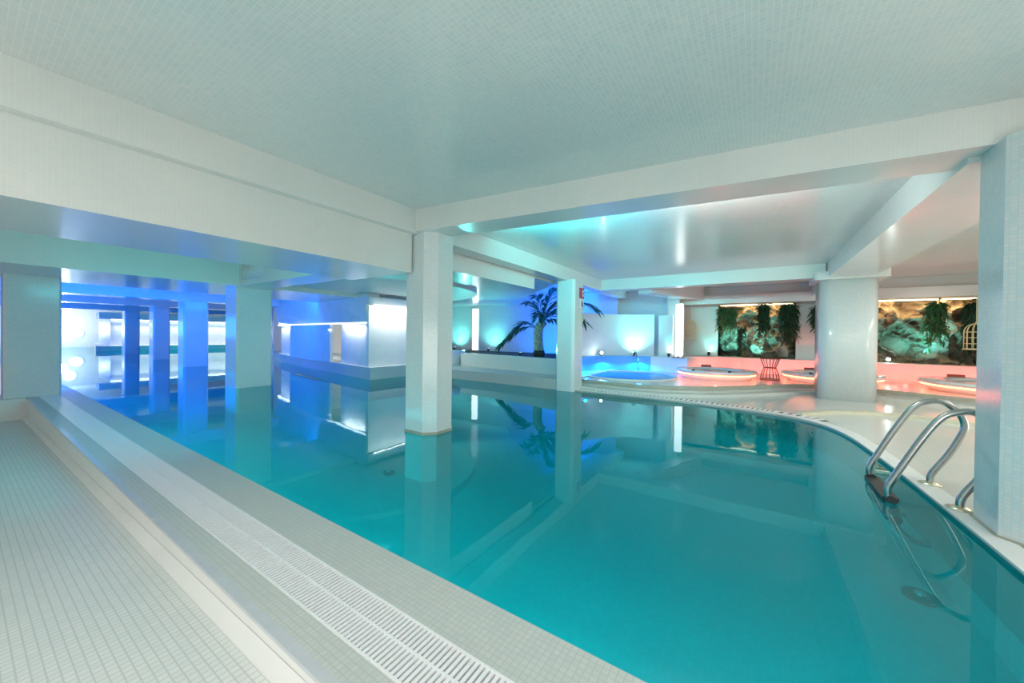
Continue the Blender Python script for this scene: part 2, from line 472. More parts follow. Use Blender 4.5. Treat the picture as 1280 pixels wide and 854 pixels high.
mb = MB(); mb.prism([(-6, -6), (0.75, -6), (0.75, 11.45), (-6, 11.45)], -0.9, zr)
struct('floor', mb, 'floor_mosaic', 'white mosaic deck sloping gently down beside the kerb', 'floor')
mb = MB(); mb.prism([(0.70, -6), (0.75, -6), (0.75, 11.45), (0.70, 11.45)], zr, lambda x, y: zr(x, y) + (0.012 if x < .72 else .05))
struct('trim_1', mb, 'smooth_plaster', 'pale cove along the foot of the kerb', 'trim')
mb = MB(); mb.box(-6, 0.77, 11.45, 12.4, -0.9, 0.0); mb.box(0.77, 1.43, 12.4, 13.6, -0.9, -0.001)
struct('landing', mb, 'smooth_plaster', 'white raised landing at the foot of the left pillar', 'landing')

# right and far deck, around the rim
rim_o = offset_line(RIM, -0.14)
poly = [(1.43, -9.0), (16.0, -9.0), (16.0, 3.94)] + RIM
mb = MB(); mb.prism(poly, -0.4, DECK)
o = struct('deck_floor', mb, 'deck_mosaic', 'pale glossy mosaic deck around the far pool end', 'floor')
bmw = bmesh.new(); bmw.from_mesh(o.data); bmesh.ops.triangulate(bmw, faces=[f for f in bmw.faces if len(f.verts) > 4]); bmw.to_mesh(o.data); bmw.free()
def rib_obj(name, d0, d1, z0, z1, mat, i0=0, i1=None, line=RIM):
    sub = line[i0:i1]
    m = MB(); m.ribbon(offset_line(sub, d0), offset_line(sub, d1), z0, z1); return m
mb = rib_obj('trim_2', 0.02, -0.13, DECK, DECK + 0.012, None)
struct('trim_2', mb, 'smooth_plaster', 'smooth pale rim bordering the water on the far side', 'trim')
# slotted overflow drain along the far rim
g = empty('overflow_drain', (8.1, 1.2, DECK), 'thin slotted overflow drain along the far curved pool rim', 'drain')
fr = rib_obj('x', -0.14, -0.30, DECK, DECK + 0.004, None, 4, 30)
part(fr, 'channel', 'slot_black', g)
mb = MB()
sub = offset_line(RIM[4:30], -0.14); sub2 = offset_line(RIM[4:30], -0.30)
for i in range(len(sub) - 1):
    L = math.hypot(sub[i + 1][0] - sub[i][0], sub[i + 1][1] - sub[i][1]); k = max(1, int(L / 0.07))
    for j in range(k):
        t0, t1 = j / k, (j + 0.52) / k
        q = lambda P, t: (P[i][0] + (P[i + 1][0] - P[i][0]) * t, P[i][1] + (P[i + 1][1] - P[i][1]) * t)
        a, b_, c, d = q(sub, t0), q(sub, t1), q(sub2, t1), q(sub2, t0)
        mb.hexa([(*p, DECK) for p in (a, b_, c, d)], [(*p, DECK + 0.014) for p in (a, b_, c, d)])
part(mb, 'slats', 'white_plastic', g, kind='stuff')

# ------------------------------------------------------------------ near drain grate: 300 slats, the rest joined
g = empty('drain_grate', (1.03, 0.5, -0.03), 'long white slatted drain grate running along the pool', 'drain grate')
Y0, Y1, PITCH_S = 0.55, 11.9, 0.0245
mb = MB(); mb.box(0.905, 0.915, Y0 - 0.3, Y1, -0.03, 0.004); part(mb, 'rail', 'white_plastic', g)
mb = MB(); mb.box(1.138, 1.15, Y0 - 0.3, Y1, -0.03, 0.004); part(mb, 'rail', 'white_plastic', g)
mb = MB(); mb.box(1.022, 1.034, Y0 - 0.3, Y1, -0.03, 0.0035); part(mb, 'centre_bar', 'white_plastic', g)
mb = MB(); mb.box(0.912, 1.14, -0.0072, 0.0072, -0.022, 0.003)
slat_me = mb.mesh('slat', 'white_plastic')
gi = Matrix.Translation(-g.location)
cnt = int((Y1 - Y0) / PITCH_S)
rest = MB()
for i in range(cnt):
    y = Y0 + i * PITCH_S
    if i < 300:
        s = bpy.data.objects.new('slat', slat_me); COL.objects.link(s); s.parent = g
        s.matrix_parent_inverse = gi; s.location = (0, y, 0)
    else:
        rest.box(0.912, 1.14, y - 0.0072, y + 0.0072, -0.022, 0.003)
part(rest, 'far_slats', 'white_plastic', g, kind='stuff')

# ------------------------------------------------------------------ ceilings
CE, CL = 2.90, 2.68
mb = MB(); mb.box(-7, 16.0, -9, 3.70, CE, CE + 0.3)
struct('ceiling', mb, 'ceiling_mosaic', 'glossy white mosaic ceiling over the near pool', 'ceiling')
mb = MB(); mb.box(-7, 16.0, 3.70, 46, 2.86, CE + 0.3)
struct('ceiling', mb, 'ceiling_mosaic', 'mosaic ceiling beyond the deep beam, blue in the long hall', 'ceiling')

# ------------------------------------------------------------------ beams
def beam(mb, label, mat='beam_mosaic', cat='beam'):
    return struct('beam', mb, mat, label, cat)
mb = MB(); mb.box(-7, 3.30, 3.76, 5.06, 2.10, 2.875)
mb.box(-7, 3.30, 3.66, 3.76, 2.60, CE + .01)
beam(mb, 'deep white mosaic beam with a small ledge, left of the central pillar')
mb = MB(); mb.hexa([(3.27, 3.66, 2.62), (3.95, -2.2, 2.62), (4.40, -2.2, 2.62), (3.66, 3.66, 2.62)],
                   [(3.27, 3.66, CE + .01), (3.95, -2.2, CE + .01), (4.40, -2.2, CE + .01), (3.66, 3.66, CE + .01)])
beam(mb, 'white beam from the central pillar to the tall near pillar on the deck')
mb = MB(); mb.box(3.30, 8.60, 3.68, 3.98, 2.60, CE - .001)
beam(mb, 'white beam joining the central pillar to the pillar with the red sign')
mb = MB(); mb.box(3.95, 6.99, 4.03, 4.85, 2.31, 2.86)
beam(mb, 'hung white box beam ending freely beyond the central pillar')
mb = MB(); mb.box(4.05, 10.2, -2.02, -1.28, 2.58, CE + .01)
beam(mb, 'white beam from the tall near pillar to the rounded lounge pillar')
mb = MB(); mb.box(10.2, 10.55, -1.26, 3.68, 2.60, CE + .01)
beam(mb, 'white cross beam behind the glossy ceiling bay')
mb = MB(); mb.box(8.60, 12.7, 3.68, 3.98, 2.60, CE - .001)
beam(mb, 'white beam from the sign pillar towards the blue alcove')
mb = MB(); mb.box(13.3, 13.75, -7.0, 2.2, 2.36, 2.62); mb.box(13.5, 13.95, -7.0, 2.2, 2.62, CE)
beam(mb, 'stepped white soffit above the rock niches')
mb = MB(); mb.hexa([(10.55, 2.35, 2.50), (13.3, 1.35, 2.50), (13.4, 1.75, 2.50), (10.65, 2.75, 2.50)],
                   [(10.55, 2.35, CE), (13.3, 1.35, CE), (13.4, 1.75, CE), (10.65, 2.75, CE)])
beam(mb, 'slanting white beam above the glowing corner post')
mb = MB(); mb.box(10.8, 13.4, -1.75, -1.35, 2.5, CE)
beam(mb, 'short white beam behind the rounded lounge pillar')
# left hall
mb = MB(); mb.box(-7, 8.2, 9.74, 12.6, 2.34, CE)
beam(mb, 'wide white beam over the left pillar and its neighbour in the water')
mb = MB(); mb.box(3.55, 4.15, 5.06, 9.74, 2.34, CE)
beam(mb, 'white beam running along the pool behind the central pillar')
for i, (yb, lab) in enumerate(((17.3, 'blue-lit beam over the nearest of the three hall pillars'),
                               (22.6, 'blue-lit beam over the middle hall pillar'),
                               (29.6, 'blue-lit beam over the farthest hall pillar'))):
    mb = MB(); mb.box(-3, 13, yb, yb + 0.8, 2.42, CE); beam(mb, lab)
# round canopy over the white island
mb = MB(); mb.lathe([(3.0, 2.46), (3.0, 2.87)], (6.5, 9.1, 0), 64, smooth=True)
struct('soffit', mb, 'smooth_plaster', 'round dropped soffit over the white island in the pool', 'soffit')
mb = MB(); mb.prism([(4.15, 5.06), (7.4, 4.1), (8.2, 4.1), (12.7, 8.6), (12.7, 14), (4.15, 14)], 2.58, 2.87)
struct('soffit', mb, 'ceiling_mosaic', 'glossy turquoise-lit soffit over the planter corner', 'soffit')

# ------------------------------------------------------------------ pillars
def pillar(poly, z0, z1, label, mat='column_mosaic', smooth=False):
    m = MB(); m.prism(poly, z0, z1, smooth=smooth)
    return struct('pillar', m, mat, label, 'pillar')
pillar(chamfer_rect(3.33, 3.87, 3.44, 4.02, 0.13), PD, 2.62, 'white chamfered mosaic pillar standing in the middle of the pool')
mb = MB(); mb.prism(chamfer_rect(3.322, 3.878, 3.432, 4.028, 0.13), -0.02, 0.022)
struct('trim_3', mb, 'step_stone', 'thin stained tile line at the foot of the middle pillar', 'trim')
pillar(chamfer_rect(3.60, 4.20, -1.95, -1.345, 0.14), DECK - .02, 2.625, 'tall white mosaic pillar on the deck beside the steel ladder')
mb = MB(); mb.prism(chamfer_rect(3.585, 4.215, -1.965, -1.33, 0.14), DECK - .01, DECK + 0.02)
struct('trim_4', mb, 'step_stone', 'thin dark joint around the foot of the ladder pillar', 'trim')
pillar(chamfer_rect(7.93, 8.50, 3.50, 3.98, 0.06), -0.4, 2.62, 'pillar carrying the red sign, beside the planter')
pillar(round_rect(10.10, 11.0, -2.10, -1.16, 0.22), DECK - .02, 2.56, 'broad rounded white pillar on the lounge deck', smooth=True)
mb = MB(); mb.prism(chamfer_rect(10.0, 11.05, -2.22, -1.06, 0.05), 2.53, 2.70)
struct('trim_5', mb, 'wall_mosaic', 'flat square capital on the rounded pillar', 'trim')
pillar(chamfer_rect(0.50, 1.19, 11.62, 12.3, 0.03), -0.01, 2.35, 'teal-lit square pillar at the end of the drain grate')
pillar(chamfer_rect(3.60, 4.36, 10.0, 10.7, 0.05), PD, 2.35, 'green-lit square pillar in the water, first behind the middle pillar')
pillar(chamfer_rect(4.42, 4.60, 11.1, 11.3, 0.02), PD, 2.35, 'thin teal post just behind the green-lit pillar')
pillar(chamfer_rect(4.62, 5.36, 17.42, 18.1, 0.05), PD, 2.45, 'blue-lit pillar, nearest of the three in the long hall')
pillar(chamfer_rect(4.98, 5.56, 22.8, 23.5, 0.05), PD, 2.45, 'blue-lit pillar, middle one of three in the long hall')
pillar(chamfer_rect(5.36, 5.98, 30.0, 30.7, 0.05), PD, 2.45, 'blue-lit pillar, farthest of three in the long hall')

# ------------------------------------------------------------------ platform, lips
PF = 0.20
pe = smooth_poly([(8.85, 3.94), (8.62, 2.9), (8.66, 1.8), (9.2, 0.8), (10.3, -0.2), (11.1, -0.9), (11.25, -1.6), (11.1, -2.3), (10.75, -3.0), (10.3, -3.9), (9.6, -5.6), (9.0, -7.0)], 5)
poly = [(15.0, -7.0), (15.0, 3.94)] + pe
mb = MB(); mb.prism(poly, DECK - .02, PF)
o = struct('platform_floor', mb, 'deck_mosaic', 'raised glossy lounge floor with the whirlpool tubs', 'floor')
bmw = bmesh.new(); bmw.from_mesh(o.data); bmesh.ops.triangulate(bmw, faces=[f for f in bmw.faces if len(f.verts) > 4]); bmw.to_mesh(o.data); bmw.free()
mb = MB(); mb.ribbon(offset_line(pe, 0.05), offset_line(pe, -0.02), PF - 0.06, PF + 0.008)
struct('trim_6', mb, 'step_stone', 'dark stone nosing along the curved lounge step', 'trim')
mb = MB(); mb.ribbon(offset_line(pe, 0.30), offset_line(pe, 0.0), DECK, DECK + 0.06)
struct('step', mb, 'deck_mosaic', 'low curved pale step in front of the lounge floor', 'step')
lp = smooth_poly([(7.72, -0.64), (8.15, -0.98), (8.45, -1.4), (8.62, -2.05), (8.35, -2.9), (7.9, -3.9), (7.2, -5.0)], 6)
mb = MB(); mb.ribbon(offset_line(lp, 0.06), offset_line(lp, -0.05), DECK, DECK + 0.05)
struct('trim_7', mb, 'beige_lip', 'low curved beige lip across the deck in front of the rounded pillar', 'trim')

# ------------------------------------------------------------------ lounge walls
mb = MB(); mb.box(13.6, 14.1, -7.0, 1.05, PF, 0.66)
struct('ledge', mb, 'wall_mosaic', 'long white ledge below the rock niches, washed red', 'ledge')
seat = arc((12.1, 2.9), 2.05, -88, -28, 14); 
mb = MB(); mb.prism([(14.1, 0.3), (14.1, 3.9), (13.0, 3.9), (12.35, 2.1)] + [(12.5, 1.75), (12.75, 1.4), (13.05, 1.1), (13.35, 0.75), (13.5, 0.3)], PF, 0.68)
struct('ledge', mb, 'wall_mosaic', 'curved white ledge behind the first whirlpool tub', 'ledge')
# back wall with two rock niches (openings between the piers)
WX = 14.10
mb = MB()
mb.box(WX, WX + .15, 1.01, 4.2, 0.6, CE)
struct('wall_back', mb, 'wall_mosaic', 'white wall behind the gilt bird cage', 'wall')
mb = MB(); mb.box(WX, WX + .15, -2.72, -1.07, 0.6, CE)
struct('wall_back', mb, 'wall_mosaic', 'white wall between the two rock niches', 'wall')
mb = MB(); mb.box(WX, WX + .15, -7.0, -4.85, 0.6, CE)
struct('wall_back', mb, 'wall_mosaic', 'white wall beyond the second bird cage', 'wall')
mb = MB(); mb.box(WX, WX + .15, -7.0, 4.2, 2.38, CE)
struct('wall_back', mb, 'wall_mosaic', 'white wall band above the rock niches', 'wall')
mb = MB(); mb.box(15.1, 15.2, -7.0, 4.2, 0.0, CE)
struct('wall_back', mb, 'niche_dark', 'dark rear wall of the rock niches', 'wall')
mb = MB(); mb.box(WX + .15, 15.1, -7.0, 4.2, 0.0, 0.62)
struct('niche_floor', mb, 'soil', 'dark bed of the rock niches', 'floor')
for (ya, yb, lab) in ((1.01, 1.03, 'a'), (-1.10, -1.08, 'b'), (-2.72, -2.70, 'c'), (-4.85, -4.83, 'd')):
    mb = MB(); mb.box(WX + .15, 15.1, ya, yb, 0.62, CE)
    struct('wall_niche', mb, 'niche_dark', 'black side cheek closing a rock niche', 'wall', 'niche cheeks')
mb = MB(); mb.box(-6, 16, -9.1, -9.0, -0.5, 3.1)
struct('wall_right', mb, 'wall_mosaic', 'white mosaic wall far to the right of the lounge', 'wall')
# curved low wall and panel behind the plunge pool
c0 = (10.5, 2.5)
for (a0_, a1_, mat_, lab_) in ((122, 8, 'blue_mosaic', 'low curved blue wall round the plunge pool'), (8, -28, 'wall_mosaic', 'pale end of the low curved plunge pool wall')):
    lw = arc(c0, 1.8, a0_, a1_, 30)
    mb = MB(); mb.ribbon(lw, [(c0[0] + (x - c0[0]) * 1.22, c0[1] + (y - c0[1]) * 1.22) for x, y in lw], PF, 0.66)
    struct('wall_plunge', mb, mat_, lab_, 'wall')
pan = arc(c0, 2.05, 122, 6, 44)
mb = MB(); mb.ribbon(pan, [(c0[0] + (x - c0[0]) * 1.05, c0[1] + (y - c0[1]) * 1.05) for x, y in pan], 0.64, 2.02)
struct('wall_panel', mb, 'smooth_plaster', 'smooth curved white panel behind the plunge pool', 'wall')
pan = arc(c0, 2.02, 2, -10, 8)
mb = MB(); mb.ribbon(pan, [(c0[0] + (x - c0[0]) * 1.05, c0[1] + (y - c0[1]) * 1.05) for x, y in pan], 0.64, 1.98)
struct('wall_panel', mb, 'smooth_plaster', 'narrow white panel between curved panel and glowing post', 'wall')
mb = MB(); mb.box(13.1, 13.3, 2.0, 4.6, 0.6, CE); mb.box(12.75, 13.1, 2.0, 2.35, 0.6, CE)
struct('wall_panel', mb, 'wall_mosaic', 'teal-lit wall rising above the curved white panel', 'wall')
# glowing corner post
g = empty('light_post', (12.75, 1.95, 0.66), 'bright white glowing corner post beside the gilt bird cage', 'lamp')
mb = MB(); mb.box(12.62, 12.70, 1.88, 2.08, 0.68, 2.32); part(mb, 'diffuser', 'led_white', g)
mb = MB(); mb.box(12.70, 12.80, 1.86, 2.10, 0.66, 2.36); part(mb, 'housing', 'smooth_plaster', g)
# planter corner left of the sign pillar
kl = [(8.15, 7.35), (8.2, 6.0), (8.05, 4.6), (8.0, 3.94)]
mb = MB(); mb.prism([(8.0, 3.70), (12.7, 3.70), (12.7, 12), (8.15, 12), (8.15, 7.35), (8.2, 6.0), (8.05, 4.6)], -0.4, 0.24)
struct('ledge', mb, 'coping_mosaic', 'low pale ledge between water and planter', 'ledge')
pl = smooth_poly([(8.75, 4.2), (8.95, 5.0), (9.2, 6.1), (9.40, 7.6), (9.45, 8.3)], 5)
mb = MB(); mb.ribbon(pl, offset_line(pl, 0.16), 0.24, 0.67)
struct('wall_planter', mb, 'wall_mosaic', 'low curved planter wall in front of the palm', 'wall')
mb = MB(); mb.prism(round_rect(8.7, 10.0, 8.42, 9.9, 0.3), 0.24, 0.73)
struct('wall_planter', mb, 'wall_mosaic', 'rounded white planter block beside the palm bed', 'wall')
mb = MB(); mb.prism([(9.15, 4.85), (12.7, 4.85), (12.7, 11.9), (10.1, 11.9), (10.1, 8.4), (9.62, 8.3), (9.55, 7.4), (9.36, 6.1)], 0.2, 0.60)
struct('planter_bed', mb, 'soil', 'dark planting bed under the palm', 'bed')
mb = MB(); mb.box(12.7, 12.85, 3.98, 8.3, 0.2, 2.87)
struct('wall_alcove', mb, 'wall_mosaic', 'tall wall washed deep blue behind the palm', 'wall')
mb = MB(); mb.box(12.7, 12.85, 8.3, 14.0, 0.2, 2.87)
struct('wall_alcove', mb, 'wall_mosaic', 'white wall with the vertical light beyond the palm', 'wall')
mb = MB(); mb.box(8.15, 12.85, 12.0, 12.2, 0.0, 2.87)
struct('wall_alcove', mb, 'wall_mosaic', 'white end wall of the planter corner', 'wall')
g = empty('wall_light', (12.65, 10.28, 0.62), 'vertical white light strip on the planter wall', 'lamp')
mb = MB(); mb.box(12.63, 12.66, 10.12, 10.42, 0.62, 2.42); part(mb, 'diffuser', 'led_white', g)
mb = MB(); mb.box(12.66, 12.70, 10.08, 10.46, 0.60, 2.46); part(mb, 'housing', 'smooth_plaster', g)

# ------------------------------------------------------------------ white island in the pool (left of the middle pillar)
mb = MB(); mb.prism([(6.44, 9.0), (8.3, 9.0), (9.6, 12), (10.6, 21), (9.2, 21), (7.98, 17.6), (6.88, 11.8)], PD, 0.33)
struct('island', mb, 'coping_mosaic', 'low white island plinth rising from the water', 'plinth')
g = empty('island_wall', (7.0, 9.2, 0.33), 'white panelled wall on the island with a glowing top edge', 'wall')
def wpanel(name, a, b, th, z0, z1, mat='smooth_plaster', parent=g):
    A, B = Vector((*a, 0)), Vector((*b, 0)); t = (B - A).normalized(); nn = Vector((-t.y, t.x, 0)) * -th
    m = MB(); q = [A, B, B + nn, A + nn]
    m.hexa([(p.x, p.y, z0) for p in q], [(p.x, p.y, z1) for p in q]); return part(m, name, mat, parent)
wpanel('panel', (6.52, 9.2), (8.4, 9.14), -0.12, 0.33, 2.10)
wpanel('panel', (6.90, 11.16), (6.54, 9.33), -0.10, 0.33, 1.58)
wpanel('panel', (7.25, 11.70), (7.00, 11.05), -0.10, 0.33, 1.58)
wpanel('panel', (6.98, 13.3), (6.84, 11.72), -0.10, 0.33, 1.58)
wpanel('panel', (7.40, 15.5), (7.00, 13.25), -0.10, 0.33, 1.58)
wpanel('panel', (8.30, 18.2), (7.62, 15.4), -0.10, 0.33, 1.58)
wpanel('header', (6.46, 9.12), (8.4, 9.06), -0.2, 2.12, 2.34)
m = MB()
m.hexa([(6.50, 9.25, 1.62), (6.85, 11.6, 1.62), (7.25, 11.6, 1.62), (6.9, 9.25, 1.62)], [(6.46, 9.25, 2.45), (6.62, 11.6, 2.45), (7.25, 11.6, 2.45), (6.9, 9.25, 2.45)])
part(m, 'fascia', 'smooth_plaster', g)
m = MB()
m.hexa([(6.85, 11.6, 1.62), (8.25, 18.4, 1.62), (8.65, 18.4, 1.62), (7.25, 11.6, 1.62)], [(6.62, 11.6, 2.86), (8.0, 18.4, 2.86), (8.65, 18.4, 2.86), (7.25, 11.6, 2.86)])
part(m, 'fascia', 'smooth_plaster', g)
m = MB(); m.hexa([(6.50, 9.3, 1.59), (6.84, 11.6, 1.59), (6.92, 11.6, 1.59), (6.58, 9.3, 1.59)], [(6.50, 9.3, 1.62), (6.84, 11.6, 1.62), (6.92, 11.6, 1.62), (6.58, 9.3, 1.62)])
m.hexa([(6.84, 11.6, 1.59), (8.2, 18.3, 1.59), (8.28, 18.3, 1.59), (6.92, 11.6, 1.59)], [(6.84, 11.6, 1.62), (8.2, 18.3, 1.62), (8.28, 18.3, 1.62), (6.92, 11.6, 1.62)])
part(m, 'light_strip', 'led_cool', g)
m = MB(); m.box(6.6, 8.3, 9.02, 9.07, 2.09, 2.12); part(m, 'light_strip', 'led_white', g)

# ------------------------------------------------------------------ far end of the long hall
mb = MB(); mb.box(-2, 16, 43, 43.2, -1.4, CE)
struct('wall_far', mb, 'wall_mosaic', 'bright white end wall of the long hall', 'wall')
mb = MB(); mb.box(0.3, 0.5, 12.5, 43, -1.4, CE)
struct('wall_left', mb, 'wall_mosaic', 'long blue-lit wall on the left of the hall', 'wall')
mb = MB(); mb.box(-7, 0.40, 12.4, 12.5, -0.9, CE)
struct('wall_landing', mb, 'wall_mosaic', 'white wall behind the landing, left of the hall', 'wall')
mb = MB(); mb.prism([(9.2, 21), (12.5, 30), (13, 46), (14, 46), (14, 21)], -1.4, CE)
struct('wall_hall', mb, 'wall_mosaic', 'slanting white wall of the long hall behind the pillars', 'wall')
mb = MB(); mb.prism([(4.9, 34.5), (13, 34.5), (13, 42), (5.9, 42)], PD, 0.30)
struct('island', mb, 'coping_mosaic', 'low plinth at the far end of the hall', 'plinth')
g = empty('hall_wall', (8, 35.2, 0.3), 'white partition on the far plinth with a glowing top edge', 'wall')
m = MB(); m.box(5.75, 13, 35.0, 35.3, 0.3, 1.95); part(m, 'panel', 'smooth_plaster', g)
m = MB(); m.box(5.60, 5.75, 35.0, 38.5, 0.3, 1.95); part(m, 'panel', 'smooth_plaster', g)
m = MB(); m.box(5.0, 13, 34.3, 35.2, 2.03, 2.45); part(m, 'fascia', 'wall_mosaic', g)
m = MB(); m.box(5.6, 13, 34.75, 34.95, 1.98, 2.03); part(m, 'light_strip', 'led_white', g)
g = empty('round_wall_lamp', (4.75, 42.9, 2.1), 'round glowing lamp high on the far end wall', 'lamp', 'round lamps on the far end wall')
def disc(y, c, r, mat, name, thing):
    m = MB(); b = len(m.v); n = 24
    for yy in (y, y + 0.05):
        for k in range(n): a = 2 * PI * k / n; m.v.append((c[0] + r * math.cos(a), yy, c[1] + r * math.sin(a)))
    m.f.append(tuple(range(n))); m.sm.append(False); m.f.append(tuple(reversed(range(n, 2 * n)))); m.sm.append(False)
    for k in range(n): m.quad(k, (k + 1) % n, n + (k + 1) % n, n + k)
    return part(m, name, mat, thing)
disc(42.88, (4.75, 2.1), 0.33, 'led_cool', 'diffuser', g); disc(42.94, (4.75, 2.1), 0.40, 'smooth_plaster', 'rim', g)
g = empty('round_wall_lamp', (5.1, 42.9, 1.05), 'round glowing lamp low on the far end wall', 'lamp', 'round lamps on the far end wall')
disc(42.88, (5.1, 1.05), 0.33, 'led_cool', 'diffuser', g); disc(42.94, (5.1, 1.05), 0.40, 'smooth_plaster', 'rim', g)
point('hall_end_lamp', (4.2, 41.0, 1.4), 260, (0.82, 0.86, 1.0), 0.3)
strip('island_led', (6.9, 11.5, 1.57), (6.45, 9.4, 1.57), (0.55, 0, -1), 0.05, 16, (0.95, 0.98, 1.0), 2.6)
strip('island_led', (8.1, 18.2, 1.57), (6.8, 11.7, 1.57), (0.55, 0, -1), 0.05, 42, (0.85, 0.93, 1.0), 2.6)
strip('island_led', (6.6, 9.0, 2.08), (8.2, 9.0, 2.08), (0, 0.35, -1), 0.05, 30, (1, 1, 0.97))
strip('hall_led', (5.7, 34.85, 1.97), (12.5, 34.85, 1.97), (0, -0.3, -1), 0.08, 150, (1, 1, 0.97), 1.5)

# ------------------------------------------------------------------ plunge pool and whirlpool tubs
g = empty('plunge_pool', (10.25, 2.85, PF), 'round blue plunge pool with a water jet pouring in', 'plunge pool')
m = MB(); m.torus((10.25, 2.85, PF + 0.012), 1.20, 0.035, 56, 8); part(m, 'rim', 'tub_acrylic', g)
m = MB(); m.disc((10.25, 2.85, PF + 0.014), 1.18); part(m, 'water', 'plunge_water', g)
m = MB(); m.disc((10.25, 2.85, PF + 0.005), 1.18); part(m, 'basin', 'pool_mosaic', g)
for a_ in (105, 60, 20):
    x_, y_ = 10.5 + 1.62 * math.cos(math.radians(a_)), 2.5 + 1.62 * math.sin(math.radians(a_))
    spot('plunge_lamp', (x_, y_, 0.56), (x_ - 0.15 * math.cos(math.radians(a_)), y_ - 0.15 * math.sin(math.radians(a_)), 0.2), 60, (0.0, 0.24, 1.0), 165, 0.3, 0.03)
spot('plunge_lamp', (9.05, 4.45, 0.52), (8.7, 4.6, 0.24), 14, (0.0, 0.22, 1.0), 160, 0.3, 0.03)

def tub(c, r, label):
    z = PF; g = empty('whirlpool_tub', (c[0], c[1], z), label, 'hot tub', 'whirlpool tubs on the lounge floor')
    m = MB(); m.lathe([(r * 0.86, 0.0), (r * 0.90, 0.08), (r * 0.93, 0.15)], (*c, z), 56); part(m, 'skirt', 'tub_acrylic', g)
    m = MB(); m.lathe([(r * 0.90, 0.15), (r, 0.165), (r * 1.01, 0.20), (r * 0.99, 0.23), (r * 0.68, 0.235), (r * 0.64, 0.20), (r * 0.58, 0.12), (0.0, 0.11)], (*c, z), 56)
    rim = part(m, 'rim', 'tub_acrylic', g)
    m = MB(); m.disc((c[0], c[1], z + 0.19), r * 0.65); part(m, 'water', 'tub_water', g)
    m = MB(); m.torus((c[0], c[1], z + 0.135), r * 0.955, 0.018, 64, 6); part(m, 'light_strip', 'led_red', g, label='glowing red light ring')
    for k, a in enumerate((150, 205)):
        x, y = c[0] + r * 0.92 * math.cos(math.radians(a)), c[1] + r * 0.92 * math.sin(math.radians(a))
        m = MB(); m.lathe([(0.035, 0.225), (0.035, 0.26), (0.02, 0.27), (0, 0.27)], (x, y, z), 10); part(m, 'knob', 'dark_metal', g)
    x, y = c[0] + r * 0.90 * math.cos(math.radians(20)), c[1] + r * 0.90 * math.sin(math.radians(20))
    m = MB(); m.box(x - 0.05, x + 0.05, y - 0.13, y + 0.13, z + 0.225, z + 0.29); part(m, 'head_rest', 'pillow_red', g)
    return g
tub((11.3, 0.86), 0.95, 'round whirlpool tub beside the glowing corner post, red light under its rim')
tub((12.15, -1.62), 1.0, 'round whirlpool tub behind the rounded pillar, red light under its rim')
tub((11.85, -4.35), 1.25, 'round whirlpool tub below the second bird cage, red light under its rim')
for (x, y, p) in ((10.0, 0.75, 9), (11.3, -0.35, 6), (12.6, 0.3, 6), (11.0, -1.5, 4), (13.2, -2.3, 7), (13.2, -0.9, 5), (13.15, -3.2, 8), (12.6, -2.9, 6), (10.4, -4.1, 8), (13.3, -4.6, 6), (12.75, 1.3, 4)):
    point('tub_red_lamp', (x, y, 0.30), p * 0.22, RED, 0.05)
strip('ledge_red_strip', (13.2, -6.5, 0.30), (13.2, 0.5, 0.30), (1, 0, 0.15), 0.06, 20, RED, 2.4)
strip('ledge_red_strip', (12.75, 0.55, 0.30), (12.2, 1.6, 0.30), (0.8, 0.5, 0.15), 0.06, 8, RED, 2.4)

# ------------------------------------------------------------------ rock niches
def rock_face(y0, y1, z0, z1, seed, label):
    import mathutils.noise as mn
    g = empty('rock_face', (14.7, (y0 + y1) / 2, z0), label, 'rock')
    ny, nz = 90, 76; m = MB()
    def h(y, z):
        p = Vector((seed, y * 1.0, z * 1.0))
        v = 0.0
        for i, (s, a) in enumerate(((0.9, 0.50), (2.1, 0.34), (4.8, 0.14), (10, 0.05))):
            q = p * s
            v += a * (1 - 2 * abs(mn.noise(q + Vector((i * 7.3, 0, 0)))) - 0.4)
        d = mn.voronoi(p * 1.7)[0]; v += 0.22 * (d[1] - d[0])
        return v
    for i in range(ny + 1):
        for j in range(nz + 1):
            y = y0 + (y1 - y0) * i / ny; z = z0 + (z1 - z0) * j / nz
            m.v.append((max(14.32, min(15.06, 14.86 - h(y, z))), y, z))
    for i in range(ny):
        for j in range(nz):
            a = i * (nz + 1) + j; m.quad(a, a + nz + 1, a + nz + 2, a + 1, smooth=False)
    part(m, 'stone', 'rock', g)
    return g
rock_face(-1.06, 0.99, 0.64, 2.36, 3.1, 'lit artificial rock face behind the hanging plants')
rock_face(-4.81, -2.74, 0.64, 2.36, 8.4, 'lit artificial rock face behind the pale bird cage')
strip('niche_warm_strip', (14.32, 0.95, 2.42), (14.32, -1.0, 2.42), (0.35, 0, -1), 0.05, 20, WARM)
strip('niche_warm_strip', (14.32, -2.8, 2.42), (14.32, -4.75, 2.42), (0.35, 0, -1), 0.05, 20, WARM)
for (ya, yb, lab) in ((0.96, -1.02, 'warm light strip along the top of the first rock niche'), (-2.76, -4.78, 'warm light strip along the top of the second rock niche')):
    g = empty('niche_light', (14.3, (ya + yb) / 2, 2.33), lab, 'lamp', 'light strips of the rock niches')
    m = MB(); m.box(14.26, 14.28, yb, ya, 2.345, 2.378); part(m, 'diffuser', 'led_amber', g)
    m = MB(); m.box(14.255, 14.285, yb, ya, 2.378, 2.40); part(m, 'housing', 'dark_metal', g)
spot('niche_spot', (14.16, -0.1, 0.70), (14.6, -0.05, 1.6), 60, CYAN, 110, 0.9)
spot('niche_spot', (14.16, -3.7, 0.70), (14.6, -3.75, 1.7), 80, CYAN, 130, 0.9)
spot('niche_spot', (13.95, 0.6, 0.74), (14.7, 0.75, 1.6), 60, CYAN, 90)

